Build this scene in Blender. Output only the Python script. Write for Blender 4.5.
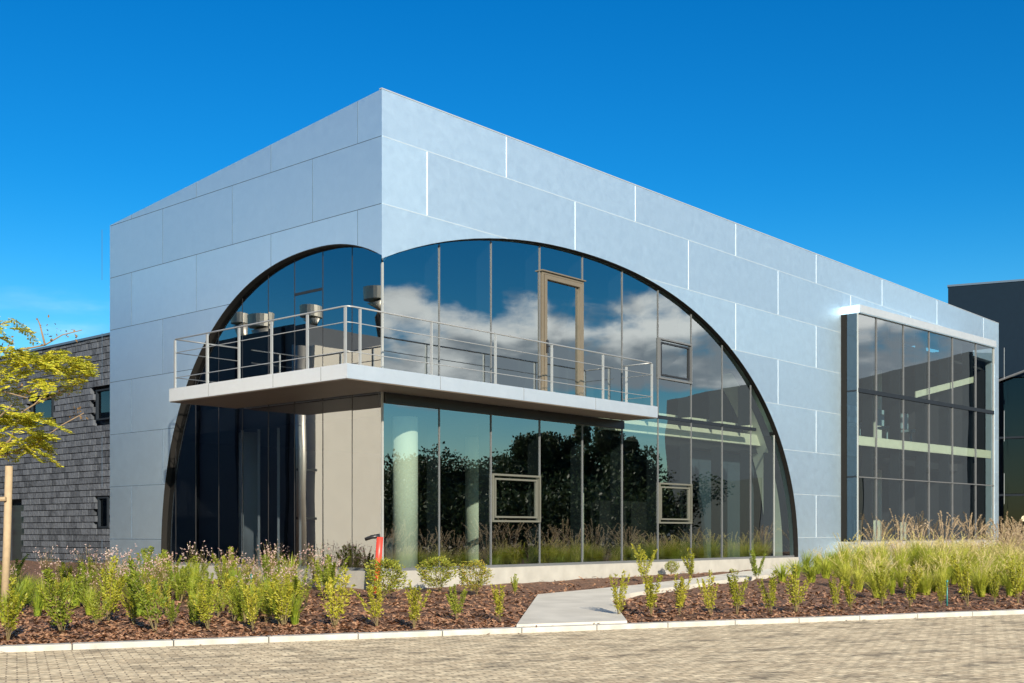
import bpy, bmesh, math, random
import numpy as np
from mathutils import Vector
random.seed(7)
RNG = np.random.default_rng(11)
scene = bpy.context.scene
for o in list(bpy.data.objects): bpy.data.objects.remove(o)
col = scene.collection

# ------------------------------------------------------------------ camera
FPX, HZ, W, H = 1165.606, 531.1, 1024, 683
YAW = math.radians(41.51321)
CAM = np.array([-13.9606, -15.4422, 0.72])
FW = np.array([math.cos(YAW), math.sin(YAW), 0.0]); RT = np.array([math.sin(YAW), -math.cos(YAW), 0.0])
cd = bpy.data.cameras.new('camera'); cam = bpy.data.objects.new('camera', cd); col.objects.link(cam)
cam.location = CAM; cam.rotation_euler = (math.pi/2, 0, YAW - math.pi/2)
cd.sensor_width = 36; cd.lens = FPX*36/W; cd.shift_y = (HZ - H/2)/W; cd.clip_end = 3000
scene.camera = cam
scene.render.resolution_x = W; scene.render.resolution_y = H

# ------------------------------------------------------------------ light and exposure
SUN_HEAD, SUN_EL = math.radians(60), math.radians(25)       # direction the light travels, elevation
ld = Vector((math.cos(SUN_HEAD)*math.cos(SUN_EL), math.sin(SUN_HEAD)*math.cos(SUN_EL), -math.sin(SUN_EL)))
sl = bpy.data.lights.new('sun', 'SUN'); sl.energy = 5.0; sl.angle = math.radians(.5); sl.color = (1, .90, .74)
sun = bpy.data.objects.new('sun', sl); col.objects.link(sun)
sun.rotation_euler = ld.to_track_quat('-Z', 'Y').to_euler()
scene.view_settings.view_transform = 'Standard'; scene.view_settings.look = 'None'
scene.view_settings.exposure = 0.85; scene.view_settings.gamma = 1
world = bpy.data.worlds.new('World'); scene.world = world; world.use_nodes = True
def build_world():
    nt = world.node_tree; N = nt.nodes; L = nt.links
    bg = N['Background']; bg.inputs[1].default_value = .09
    sky = N.new('ShaderNodeTexSky'); sky.sky_type = 'NISHITA'; sky.sun_disc = False
    sky.sun_elevation = SUN_EL; sky.sun_rotation = math.atan2(-ld.x, -ld.y)
    sky.air_density = 1.0; sky.dust_density = .3; sky.ozone_density = 2.5
    hs = N.new('ShaderNodeHueSaturation'); hs.inputs['Saturation'].default_value = 1.45; hs.inputs['Value'].default_value = .92
    L.new(sky.outputs[0], hs.inputs['Color'])
    tint = N.new('ShaderNodeMix'); tint.data_type = 'RGBA'; tint.blend_type = 'MULTIPLY'; tint.inputs[0].default_value = 1
    L.new(hs.outputs[0], tint.inputs[6])
    tc = N.new('ShaderNodeTexCoord'); sep = N.new('ShaderNodeSeparateXYZ'); L.new(tc.outputs['Generated'], sep.inputs[0])
    def math_(op, a, b=None, c=None):
        m = N.new('ShaderNodeMath'); m.operation = op
        for i, v in enumerate((a, b, c)):
            if v is None: continue
            if isinstance(v, (int, float)): m.inputs[i].default_value = v
            else: L.new(v, m.inputs[i])
        return m.outputs[0]
    def ramp(v, a, b):
        m = N.new('ShaderNodeMapRange'); m.interpolation_type = 'SMOOTHSTEP'
        L.new(v, m.inputs[0]); m.inputs[1].default_value = a; m.inputs[2].default_value = b
        return m.outputs[0]
    mp = N.new('ShaderNodeMapping'); mp.inputs['Scale'].default_value = (1, 1, 2.0); L.new(tc.outputs['Generated'], mp.inputs[0])
    n1 = N.new('ShaderNodeTexNoise'); n1.inputs['Scale'].default_value = 6.5; n1.inputs['Detail'].default_value = 9; n1.inputs['Roughness'].default_value = .55
    L.new(mp.outputs[0], n1.inputs['Vector'])
    z = sep.outputs[2]
    tm = N.new('ShaderNodeMix'); tm.data_type = 'RGBA'; L.new(ramp(z, -.02, .30), tm.inputs[0])
    tm.inputs[6].default_value = (.98, 1.08, 1.0, 1); tm.inputs[7].default_value = (.17, .78, .92, 1); L.new(tm.outputs[2], tint.inputs[7])
    # cloud bank: only over the side behind the camera
    az = math.radians(-38)
    dp = math_('ADD', math_('MULTIPLY', sep.outputs[0], math.cos(az)), math_('MULTIPLY', sep.outputs[1], math.sin(az)))
    side = ramp(dp, .55, .85)
    topm = math_('SUBTRACT', 1.0, ramp(z, .15, .27)); lowm = ramp(z, .075, .13)
    cover = math_('MULTIPLY', side, math_('MULTIPLY', topm, lowm))
    thr = math_('SUBTRACT', .80, math_('MULTIPLY', cover, .43))
    dens = ramp(math_('SUBTRACT', n1.outputs[0], thr), 0.0, .12)
    dens = math_('MULTIPLY', dens, ramp(cover, 0.0, .25))
    d2 = math_('ADD', math_('MULTIPLY', sep.outputs[0], math.cos(math.radians(67))), math_('MULTIPLY', sep.outputs[1], math.sin(math.radians(67))))
    mp3 = N.new('ShaderNodeMapping'); mp3.inputs['Scale'].default_value = (1, 1, 4); L.new(tc.outputs['Generated'], mp3.inputs[0])
    n3 = N.new('ShaderNodeTexNoise'); n3.inputs['Scale'].default_value = 11; n3.inputs['Detail'].default_value = 9; L.new(mp3.outputs[0], n3.inputs['Vector'])
    wisp = math_('MULTIPLY', math_('MULTIPLY', ramp(d2, .93, .975), math_('SUBTRACT', 1.0, ramp(z, .13, .21))), math_('MULTIPLY', ramp(n3.outputs[0], .5, .75), .22))
    dens = math_('MAXIMUM', dens, wisp)
    n2 = N.new('ShaderNodeTexNoise'); n2.inputs['Scale'].default_value = 11; n2.inputs['Detail'].default_value = 9
    mp2 = N.new('ShaderNodeMapping'); mp2.inputs['Scale'].default_value = (1, 1, 2.6); mp2.inputs['Location'].default_value = (3, 1, .06)
    L.new(tc.outputs['Generated'], mp2.inputs[0]); L.new(mp2.outputs[0], n2.inputs['Vector'])
    lit = ramp(math_('ADD', n2.outputs[0], math_('MULTIPLY', math_('SUBTRACT', z, .155), 3.2)), .43, .66)
    cc = N.new('ShaderNodeMix'); cc.data_type = 'RGBA'; L.new(lit, cc.inputs[0])
    cc.inputs[6].default_value = (2.6, 3.1, 3.5, 1); cc.inputs[7].default_value = (9.5, 9.7, 9.4, 1)
    mx = N.new('ShaderNodeMix'); mx.data_type = 'RGBA'; L.new(dens, mx.inputs[0])
    L.new(tint.outputs[2], mx.inputs[6]); L.new(cc.outputs[2], mx.inputs[7])
    L.new(mx.outputs[2], bg.inputs[0])
build_world()

# ------------------------------------------------------------------ placing helpers
def ray(x, y): return FW + RT*(x-512)/FPX + np.array([0, 0, 1])*(HZ-y)/FPX
def hitY(x, y, Y=0.): r = ray(x, y); return CAM + r*(Y-CAM[1])/r[1]
def hitX(x, y, X=0.): r = ray(x, y); return CAM + r*(X-CAM[0])/r[0]
def hitD(x, y, d): return CAM + ray(x, y)*d
K0 = np.array([-3.45, -6.22]); KD = np.array([.9037, -.4281]); KN = np.array([.4281, .9037])   # kerb line
def kerb_s(X, Y): return (X-K0[0])*KN[0] + (Y-K0[1])*KN[1]
def zg(X, Y):
    s = max(kerb_s(X, Y), 0)
    return -.43 + .2*(1-math.exp(-s/6))
def ground(x, y):
    z = -.35
    for _ in range(30):
        r = ray(x, y); p = CAM + r*(z-CAM[2])/r[2]; z = .5*z + .5*zg(p[0], p[1])
    return p[0], p[1], zg(p[0], p[1])
ROAD_Z = -.49

# ------------------------------------------------------------------ object helpers
def tag(o, label=None, cat=None, group=None, kind=None):
    if label: o['label'] = label
    if cat: o['category'] = cat
    if group: o['group'] = group
    if kind: o['kind'] = kind
    return o
def empty(name, loc=(0, 0, 0), rz=0):
    o = bpy.data.objects.new(name, None); col.objects.link(o); o.location = loc; o.rotation_euler.z = rz
    o.empty_display_size = .2
    return o
def link(name, me, mat, parent=None, smooth=False):
    o = bpy.data.objects.new(name, me); col.objects.link(o)
    if mat: me.materials.append(mat)
    if parent: o.parent = parent
    if smooth: me.polygons.foreach_set('use_smooth', [True]*len(me.polygons))
    return o
class MB:
    def __init__(s): s.v = []; s.f = []
    def poly(s, pts):
        n = len(s.v); s.v += [tuple(map(float, p)) for p in pts]; s.f.append(tuple(range(n, n+len(pts)))); return s
    def box(s, a, b):
        (x0, y0, z0), (x1, y1, z1) = a, b; n = len(s.v)
        s.v += [(x0,y0,z0),(x1,y0,z0),(x1,y1,z0),(x0,y1,z0),(x0,y0,z1),(x1,y0,z1),(x1,y1,z1),(x0,y1,z1)]
        s.f += [tuple(n+i for i in q) for q in ((3,2,1,0),(4,5,6,7),(0,1,5,4),(1,2,6,5),(2,3,7,6),(3,0,4,7))]; return s
    def obox(s, o, ux, uy, a, b):
        """box in a local frame: o origin, ux / uy horizontal unit vectors"""
        n0 = len(s.v); s.box(a, b)
        for i in range(n0, len(s.v)):
            x, y, z = s.v[i]; s.v[i] = (o[0]+ux[0]*x+uy[0]*y, o[1]+ux[1]*x+uy[1]*y, o[2]+z)
        return s
    def tube(s, pts, r, n=8, cap=True):
        pts = [Vector(p) for p in pts]; rs = r if isinstance(r, (list, tuple)) else [r]*len(pts)
        rings = []
        ref = Vector((0, 0, 1))
        for i, p in enumerate(pts):
            t = (pts[min(i+1, len(pts)-1)] - pts[max(i-1, 0)]).normalized()
            a = t.cross(ref if abs(t.z) < .95 else Vector((1, 0, 0))).normalized(); b = t.cross(a)
            k = len(s.v); rings.append(k)
            for j in range(n):
                an = 2*math.pi*j/n; s.v.append(tuple(p + (a*math.cos(an)+b*math.sin(an))*rs[i]))
        for i in range(len(pts)-1):
            for j in range(n):
                j2 = (j+1) % n; s.f.append((rings[i]+j, rings[i]+j2, rings[i+1]+j2, rings[i+1]+j))
        if cap:
            s.f.append(tuple(rings[0]+j for j in reversed(range(n)))); s.f.append(tuple(rings[-1]+j for j in range(n)))
        return s
    def prism(s, poly, fa, fb):
        """closed solid between two maps of the same 2-D outline"""
        n = len(poly); k = len(s.v)
        s.v += [tuple(map(float, fa(p))) for p in poly] + [tuple(map(float, fb(p))) for p in poly]
        s.f.append(tuple(range(k, k+n))); s.f.append(tuple(range(k+2*n-1, k+n-1, -1)))
        for i in range(n):
            j = (i+1) % n; s.f.append((k+i, k+n+i, k+n+j, k+j))
        return s
    def build(s, name, mat, parent=None, smooth=False, recalc=True):
        me = bpy.data.meshes.new(name); me.from_pydata(s.v, [], s.f); me.update()
        if recalc:
            bm = bmesh.new(); bm.from_mesh(me); bmesh.ops.recalc_face_normals(bm, faces=bm.faces); bm.to_mesh(me); bm.free()
        return link(name, me, mat, parent, smooth)

# ------------------------------------------------------------------ materials
def mat_new(name):
    m = bpy.data.materials.new(name); m.use_nodes = True; nt = m.node_tree
    return m, nt, nt.nodes, nt.links, nt.nodes['Principled BSDF']
def setp(p, **k):
    for a, b in k.items(): p.inputs[a.replace('_', ' ')].default_value = b
def simple(name, c, rough=.6, metal=0., var=.12, scale=6., bump=0., spec=.5):
    m, nt, N, L, p = mat_new(name)
    tc = N.new('ShaderNodeTexCoord'); no = N.new('ShaderNodeTexNoise'); no.inputs['Scale'].default_value = scale; no.inputs['Detail'].default_value = 6
    L.new(tc.outputs['Object'], no.inputs['Vector'])
    mx = N.new('ShaderNodeMix'); mx.data_type = 'RGBA'; L.new(no.outputs[0], mx.inputs[0])
    mx.inputs[6].default_value = (*[v*(1-var) for v in c], 1); mx.inputs[7].default_value = (*[min(1, v*(1+var)) for v in c], 1)
    L.new(mx.outputs[2], p.inputs['Base Color']); setp(p, Roughness=rough, Metallic=metal); p.inputs['Specular IOR Level'].default_value = spec
    if bump:
        b = N.new('ShaderNodeBump'); b.inputs['Strength'].default_value = 1; b.inputs['Distance'].default_value = bump
        L.new(no.outputs[0], b.inputs['Height']); L.new(b.outputs[0], p.inputs['Normal'])
    return m
def cladding(name, c, rough, metal, mottled=.08, panels=None):
    m, nt, N, L, p = mat_new(name)
    tc = N.new('ShaderNodeTexCoord')
    n1 = N.new('ShaderNodeTexNoise'); n1.inputs['Scale'].default_value = 5.5; n1.inputs['Detail'].default_value = 8; n1.inputs['Roughness'].default_value = .65
    n1.inputs['Distortion'].default_value = .6
    L.new(tc.outputs['Object'], n1.inputs['Vector'])
    mr = N.new('ShaderNodeMapRange'); L.new(n1.outputs[0], mr.inputs[0]); mr.inputs[1].default_value = .3; mr.inputs[2].default_value = .7
    mx = N.new('ShaderNodeMix'); mx.data_type = 'RGBA'; L.new(mr.outputs[0], mx.inputs[0])
    mx.inputs[6].default_value = (*[v*(1-mottled) for v in c], 1); mx.inputs[7].default_value = (*[v*(1+mottled) for v in c], 1)
    colour = mx.outputs[2]
    if panels:      # each panel a touch lighter or darker than the next
        ax, x0, wid = panels
        sp = N.new('ShaderNodeSeparateXYZ'); L.new(tc.outputs['Object'], sp.inputs[0]); cb = N.new('ShaderNodeCombineXYZ')
        sx = N.new('ShaderNodeMath'); sx.operation = 'SUBTRACT'; L.new(sp.outputs[ax], sx.inputs[0]); sx.inputs[1].default_value = x0
        sz = N.new('ShaderNodeMath'); sz.operation = 'SUBTRACT'; sz.inputs[0].default_value = 8.939; L.new(sp.outputs[2], sz.inputs[1])
        L.new(sx.outputs[0], cb.inputs[0]); L.new(sz.outputs[0], cb.inputs[1])
        br = N.new('ShaderNodeTexBrick'); L.new(cb.outputs[0], br.inputs['Vector']); br.inputs['Scale'].default_value = 1; br.inputs['Mortar Size'].default_value = 0
        br.inputs['Brick Width'].default_value = wid; br.inputs['Row Height'].default_value = 1.2
        br.inputs['Color1'].default_value = (.93, .93, .94, 1); br.inputs['Color2'].default_value = (1.06, 1.06, 1.05, 1)
        m2 = N.new('ShaderNodeMix'); m2.data_type = 'RGBA'; m2.blend_type = 'MULTIPLY'; m2.inputs[0].default_value = 1
        L.new(colour, m2.inputs[6]); L.new(br.outputs[0], m2.inputs[7]); colour = m2.outputs[2]
    L.new(colour, p.inputs['Base Color']); setp(p, Metallic=metal)
    rr = N.new('ShaderNodeMapRange'); L.new(n1.outputs[0], rr.inputs[0]); rr.inputs[1].default_value = .3; rr.inputs[2].default_value = .7
    rr.inputs[3].default_value = rough-.02; rr.inputs[4].default_value = rough+.02; L.new(rr.outputs[0], p.inputs['Roughness'])
    b = N.new('ShaderNodeBump'); b.inputs['Distance'].default_value = .003; b.inputs['Strength'].default_value = .4
    n2 = N.new('ShaderNodeTexNoise'); n2.inputs['Scale'].default_value = 1.1; n2.inputs['Detail'].default_value = 2; L.new(tc.outputs['Object'], n2.inputs['Vector'])
    L.new(n2.outputs[0], b.inputs['Height']); L.new(b.outputs[0], p.inputs['Normal'])
    return m
def glass(name, tint, refl, rcol=(1, 1, 1), wav=.004, sc=.55):
    m, nt, N, L, p = mat_new(name); N.remove(p); out = N['Material Output']
    tr = N.new('ShaderNodeBsdfTransparent'); tr.inputs[0].default_value = (*tint, 1)
    gl = N.new('ShaderNodeBsdfGlossy'); gl.inputs['Roughness'].default_value = 0; gl.inputs['Color'].default_value = (*rcol, 1)
    fr = N.new('ShaderNodeLayerWeight'); fr.inputs[0].default_value = .5     # same from both sides of the pane
    pw = N.new('ShaderNodeMath'); pw.operation = 'POWER'; L.new(fr.outputs['Facing'], pw.inputs[0]); pw.inputs[1].default_value = 4
    mr = N.new('ShaderNodeMapRange'); L.new(pw.outputs[0], mr.inputs[0]); mr.inputs[3].default_value = refl; mr.inputs[4].default_value = 1
    tc = N.new('ShaderNodeTexCoord'); oi = N.new('ShaderNodeObjectInfo')
    va = N.new('ShaderNodeVectorMath'); va.operation = 'MULTIPLY_ADD'; L.new(oi.outputs['Random'], va.inputs[0]); va.inputs[1].default_value = (37, 17, 11)
    L.new(tc.outputs['Object'], va.inputs[2])
    no = N.new('ShaderNodeTexNoise'); no.inputs['Scale'].default_value = sc; no.inputs['Detail'].default_value = 1; L.new(va.outputs[0], no.inputs['Vector'])
    b = N.new('ShaderNodeBump'); b.inputs['Strength'].default_value = 1; b.inputs['Distance'].default_value = wav
    L.new(no.outputs[0], b.inputs['Height']); L.new(b.outputs[0], gl.inputs['Normal'])
    mx = N.new('ShaderNodeMixShader'); L.new(mr.outputs[0], mx.inputs[0]); L.new(tr.outputs[0], mx.inputs[1]); L.new(gl.outputs[0], mx.inputs[2])
    L.new(mx.outputs[0], out.inputs[0])
    return m
def leafmat(name, a, b, c=None, trans=.35, scale=7.):
    """two or three leaf colours mixed by noise, a little per-plant shift, light passing through the blade"""
    m, nt, N, L, p = mat_new(name); out = N['Material Output']
    tc = N.new('ShaderNodeTexCoord'); oi = N.new('ShaderNodeObjectInfo')
    no = N.new('ShaderNodeTexNoise'); no.inputs['Scale'].default_value = scale; no.inputs['Detail'].default_value = 4; L.new(tc.outputs['Object'], no.inputs['Vector'])
    wn = N.new('ShaderNodeTexWhiteNoise'); wn.noise_dimensions = '3D'
    sn = N.new('ShaderNodeVectorMath'); sn.operation = 'SNAP'; sn.inputs[1].default_value = (.02, .02, .02); L.new(tc.outputs['Object'], sn.inputs[0]); L.new(sn.outputs[0], wn.inputs['Vector'])
    ad = N.new('ShaderNodeMath'); ad.operation = 'MULTIPLY_ADD'; L.new(wn.outputs[0], ad.inputs[0]); ad.inputs[1].default_value = .5; L.new(no.outputs[0], ad.inputs[2])
    a2 = N.new('ShaderNodeMath'); a2.operation = 'MULTIPLY_ADD'; L.new(oi.outputs['Random'], a2.inputs[0]); a2.inputs[1].default_value = .35; L.new(ad.outputs[0], a2.inputs[2])
    mr = N.new('ShaderNodeMapRange'); L.new(a2.outputs[0], mr.inputs[0]); mr.inputs[1].default_value = .5; mr.inputs[2].default_value = 1.4
    cr = N.new('ShaderNodeValToRGB'); L.new(mr.outputs[0], cr.inputs[0])
    cr.color_ramp.elements[0].color = (*a, 1); cr.color_ramp.elements[1].color = (*(c or b), 1)
    if c: e = cr.color_ramp.elements.new(.55); e.color = (*b, 1)
    L.new(cr.outputs[0], p.inputs['Base Color']); setp(p, Roughness=.5); p.inputs['Specular IOR Level'].default_value = .3
    tl = N.new('ShaderNodeBsdfTranslucent'); L.new(cr.outputs[0], tl.inputs[0])
    mx = N.new('ShaderNodeMixShader'); mx.inputs[0].default_value = trans
    L.new(p.outputs[0], mx.inputs[1]); L.new(tl.outputs[0], mx.inputs[2]); L.new(mx.outputs[0], out.inputs[0])
    return m

ORD = ['first', 'second', 'third', 'fourth', 'fifth', 'sixth', 'seventh', 'eighth', 'ninth', 'tenth', 'eleventh', 'twelfth', 'thirteenth', 'fourteenth', 'fifteenth', 'sixteenth', 'seventeenth', 'eighteenth', 'nineteenth', 'twentieth']
M = {}
M['blue_wall'] = simple('slate_blue_wall', (.05, .08, .12), .8)
M['chair'] = simple('pale_blue_fabric', (.35, .5, .6), .8)
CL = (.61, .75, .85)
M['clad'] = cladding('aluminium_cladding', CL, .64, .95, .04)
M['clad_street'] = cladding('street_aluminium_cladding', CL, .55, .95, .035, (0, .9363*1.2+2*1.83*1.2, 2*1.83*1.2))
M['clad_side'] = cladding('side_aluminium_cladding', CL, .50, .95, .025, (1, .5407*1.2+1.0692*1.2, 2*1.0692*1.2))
M['fascia'] = cladding('balcony_fascia_metal', (.70, .74, .78), .45, .78, .03)
M['joint_sunlit'] = simple('joint_sunlit_edge', (.66, .7, .72), .5, .45)  # pale colour stands in for sun catching the upright joint edges
M['joint_faint'] = simple('joint_soft_edge', (.62, .70, .74), .5, .6)
M['joint_dark'] = simple('joint_dark_gap', (.06, .1, .15), .7)
M['edge'] = simple('matt_black_edge', (.014, .013, .012), .85, spec=.1)
M['black'] = simple('black_metal', (.018, .018, .02), .35)
M['fin'] = simple('dark_fin_metal', (.016, .021, .028), .8, spec=.1)
M['white_metal'] = simple('white_painted_metal', (.34, .35, .35), .4, .4)
M['canopy'] = simple('canopy_pale_metal', (.42, .45, .48), .5, .4)
M['bronze'] = simple('pale_bronze_metal', (.17, .14, .1), .4, .3)
M['frame_pale'] = simple('pale_window_frame', (.11, .11, .09), .4)
M['mull'] = simple('mullion_grey', (.13, .135, .14), .45, .2)
M['mull_light'] = simple('mullion_light_grey', (.3, .31, .3), .45, .1)
M['soffit'] = simple('brown_soffit_panel', (.14, .112, .085), .5, 0, .15, 2)
M['plaster'] = simple('cream_plaster', (.72, .65, .54), .85, 0, .08, 2)
M['column'] = simple('white_column_plaster', (.74, .76, .70), .8, 0, .06, 4)
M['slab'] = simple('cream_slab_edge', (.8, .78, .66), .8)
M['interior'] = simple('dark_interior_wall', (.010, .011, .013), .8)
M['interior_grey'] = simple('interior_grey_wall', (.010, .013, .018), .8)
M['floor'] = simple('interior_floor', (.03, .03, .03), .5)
M['concrete'] = simple('pale_concrete', (.33, .315, .28), .85, 0, .3, 3, .003)
M['path'] = simple('path_concrete', (.48, .45, .385), .85, 0, .3, 2.2, .002)
M['kerb'] = simple('kerb_concrete', (.40, .38, .335), .85, 0, .45, 6, .003)
M['roof'] = simple('roof_sheet', (.3, .31, .33), .5, .3)
M['glassR'] = glass('street_glass', (.66, .74, .68), .34, (.93, .98, 1.0), .005, .6)
M['glassL'] = glass('side_glass', (.36, .40, .45), .31, (.9, .95, 1.0), .005, .45)
M['glassB'] = glass('bay_glass', (.66, .74, .70), .32, (.95, .98, 1.0), .0035, .5)
M['glassD'] = glass('dark_glass', (.3, .33, .36), .03, (.9, .95, 1.0), .003, .5)
M['glassS'] = glass('spandrel_glass', (.05, .07, .1), .08, (.6, .8, 1.0), .003, .5)
M['navy'] = simple('navy_cladding', (.007, .016, .028), .7, .0, spec=.06)
M['steel'] = simple('galvanised_steel', (.55, .5, .42), .45, .6)
M['red'] = simple('red_paint', (.62, .05, .03), .4)
M['teal'] = simple('teal_plastic', (.02, .16, .15), .4)
M['wood'] = simple('pale_wood_stake', (.34, .25, .15), .8, 0, .25, 14, .003)
M['bark'] = simple('tree_bark', (.2, .14, .085), .9, 0, .3, 14, .004)
M['stem'] = simple('brown_stem', (.16, .12, .05), .8)
M['darkroof'] = simple('dark_wall_sheet', (.05, .06, .075), .6)
M['pale_disc'] = simple('pale_disc_metal', (.75, .7, .45), .5)
M['shrub'] = leafmat('shrub_leaf', (.15, .18, .014), (.36, .35, .03), (.56, .47, .07))
M['shrub_green'] = leafmat('green_shrub_leaf', (.09, .14, .018), (.23, .27, .025), (.42, .40, .05))
M['topiary'] = leafmat('round_shrub_leaf', (.13, .18, .02), (.30, .33, .04), (.42, .2, .06))
M['grass_y'] = leafmat('yellow_grass_blade', (.13, .19, .015), (.40, .42, .04), (.66, .6, .16))
M['grass_g'] = leafmat('green_grass_blade', (.1, .17, .018), (.27, .33, .03), (.45, .44, .06))
M['seed'] = leafmat('straw_seed_head', (.35, .3, .08), (.6, .5, .2), (.75, .66, .36))
M['plume'] = leafmat('tan_grass_plume', (.3, .22, .12), (.48, .36, .22), (.62, .5, .36))
M['petal'] = leafmat('pale_pink_petal', (.5, .26, .24), (.7, .5, .46), (.8, .72, .68))
M['gaura'] = leafmat('flower_stem_leaf', (.14, .13, .04), (.24, .2, .06), (.3, .16, .1))
M['tree_leaf'] = leafmat('yellowing_tree_leaf', (.15, .21, .016), (.45, .45, .035), (.72, .58, .06))
M['dead_leaf'] = leafmat('dry_brown_leaf', (.12, .07, .03), (.3, .19, .08))
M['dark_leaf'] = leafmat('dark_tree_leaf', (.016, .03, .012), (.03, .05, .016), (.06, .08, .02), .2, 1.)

def ground_mats():
    # mulch
    m, nt, N, L, p = mat_new('bark_mulch'); tc = N.new('ShaderNodeTexCoord')
    v = N.new('ShaderNodeTexVoronoi'); v.inputs['Scale'].default_value = 22; L.new(tc.outputs['Object'], v.inputs['Vector'])
    n = N.new('ShaderNodeTexNoise'); n.inputs['Scale'].default_value = 40; n.inputs['Detail'].default_value = 6; L.new(tc.outputs['Object'], n.inputs['Vector'])
    sp = N.new('ShaderNodeSeparateColor'); L.new(v.outputs['Color'], sp.inputs[0])
    ad = N.new('ShaderNodeMath'); ad.operation = 'MULTIPLY_ADD'; L.new(sp.outputs[0], ad.inputs[0]); ad.inputs[1].default_value = .6; L.new(n.outputs[0], ad.inputs[2])
    cr = N.new('ShaderNodeValToRGB'); L.new(ad.outputs[0], cr.inputs[0])
    cr.color_ramp.elements[0].position = .3; cr.color_ramp.elements[0].color = (.02, .011, .007, 1)
    cr.color_ramp.elements[1].position = 1; cr.color_ramp.elements[1].color = (.2, .10, .055, 1)
    L.new(cr.outputs[0], p.inputs['Base Color']); setp(p, Roughness=.9)
    b = N.new('ShaderNodeBump'); b.inputs['Distance'].default_value = .03; L.new(ad.outputs[0], b.inputs['Height']); L.new(b.outputs[0], p.inputs['Normal'])
    M['mulch'] = m
    M['chip'] = leafmat('bark_chip', (.05, .022, .012), (.2, .09, .045), (.48, .30, .18), 0.0, 30)
    # pavers
    m, nt, N, L, p = mat_new('clay_pavers'); tc = N.new('ShaderNodeTexCoord')
    br = N.new('ShaderNodeTexBrick'); br.inputs['Scale'].default_value = 1; br.inputs['Brick Width'].default_value = .17; br.inputs['Row Height'].default_value = .085
    br.inputs['Mortar Size'].default_value = .007; br.inputs['Mortar Smooth'].default_value = .3; br.inputs['Bias'].default_value = 0
    br.inputs['Color1'].default_value = (.52, .405, .25, 1); br.inputs['Color2'].default_value = (.80, .66, .43, 1); br.inputs['Mortar'].default_value = (.30, .23, .145, 1)
    L.new(tc.outputs['Object'], br.inputs['Vector'])
    n = N.new('ShaderNodeTexNoise'); n.inputs['Scale'].default_value = 1; n.inputs['Detail'].default_value = 8; n.inputs['Roughness'].default_value = .7
    mp = N.new('ShaderNodeMapping'); mp.inputs['Scale'].default_value = (1.6, 2.6, 1); L.new(tc.outputs['Object'], mp.inputs[0]); L.new(mp.outputs[0], n.inputs['Vector'])
    mr = N.new('ShaderNodeMapRange'); L.new(n.outputs[0], mr.inputs[0]); mr.inputs[1].default_value = .36; mr.inputs[2].default_value = .50; mr.inputs[3].default_value = .42; mr.inputs[4].default_value = 1.0
    mx = N.new('ShaderNodeMix'); mx.data_type = 'RGBA'; mx.blend_type = 'MULTIPLY'; mx.inputs[0].default_value = 1
    L.new(br.outputs[0], mx.inputs[6]); L.new(mr.outputs[0], mx.inputs[7])
    n4 = N.new('ShaderNodeTexNoise'); n4.inputs['Scale'].default_value = 14; n4.inputs['Detail'].default_value = 5; L.new(tc.outputs['Object'], n4.inputs['Vector'])
    m4 = N.new('ShaderNodeMapRange'); L.new(n4.outputs[0], m4.inputs[0]); m4.inputs[1].default_value = .35; m4.inputs[2].default_value = .65; m4.inputs[3].default_value = .62; m4.inputs[4].default_value = 1.15
    x4 = N.new('ShaderNodeMix'); x4.data_type = 'RGBA'; x4.blend_type = 'MULTIPLY'; x4.inputs[0].default_value = 1; L.new(mx.outputs[2], x4.inputs[6]); L.new(m4.outputs[0], x4.inputs[7])
    L.new(x4.outputs[2], p.inputs['Base Color']); setp(p, Roughness=.85)
    b = N.new('ShaderNodeBump'); b.inputs['Distance'].default_value = .006; b.invert = True; L.new(br.outputs['Fac'], b.inputs['Height'])
    b2 = N.new('ShaderNodeBump'); b2.inputs['Distance'].default_value = .002; n3 = N.new('ShaderNodeTexNoise'); n3.inputs['Scale'].default_value = 35; L.new(tc.outputs['Object'], n3.inputs['Vector'])
    L.new(n3.outputs[0], b2.inputs['Height']); L.new(b.outputs[0], b2.inputs['Normal']); L.new(b2.outputs[0], p.inputs['Normal'])
    M['paver'] = m
    # rough grey stone blocks
    m, nt, N, L, p = mat_new('rough_grey_block'); g = N.new('ShaderNodeNewGeometry'); tc = N.new('ShaderNodeTexCoord')
    n = N.new('ShaderNodeTexNoise'); n.inputs['Scale'].default_value = 9; n.inputs['Detail'].default_value = 8; L.new(tc.outputs['Object'], n.inputs['Vector'])
    ad = N.new('ShaderNodeMath'); ad.operation = 'MULTIPLY_ADD'; L.new(g.outputs['Random Per Island'], ad.inputs[0]); ad.inputs[1].default_value = .7; L.new(n.outputs[0], ad.inputs[2])
    cr = N.new('ShaderNodeValToRGB'); L.new(ad.outputs[0], cr.inputs[0]); cr.color_ramp.elements[0].position = .35; cr.color_ramp.elements[0].color = (.024, .029, .038, 1)
    cr.color_ramp.elements[1].color = (.085, .096, .115, 1); L.new(cr.outputs[0], p.inputs['Base Color']); setp(p, Roughness=.9)
    b = N.new('ShaderNodeBump'); b.inputs['Distance'].default_value = .03; L.new(n.outputs[0], b.inputs['Height']); L.new(b.outputs[0], p.inputs['Normal'])
    M['block'] = m
ground_mats()

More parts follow.
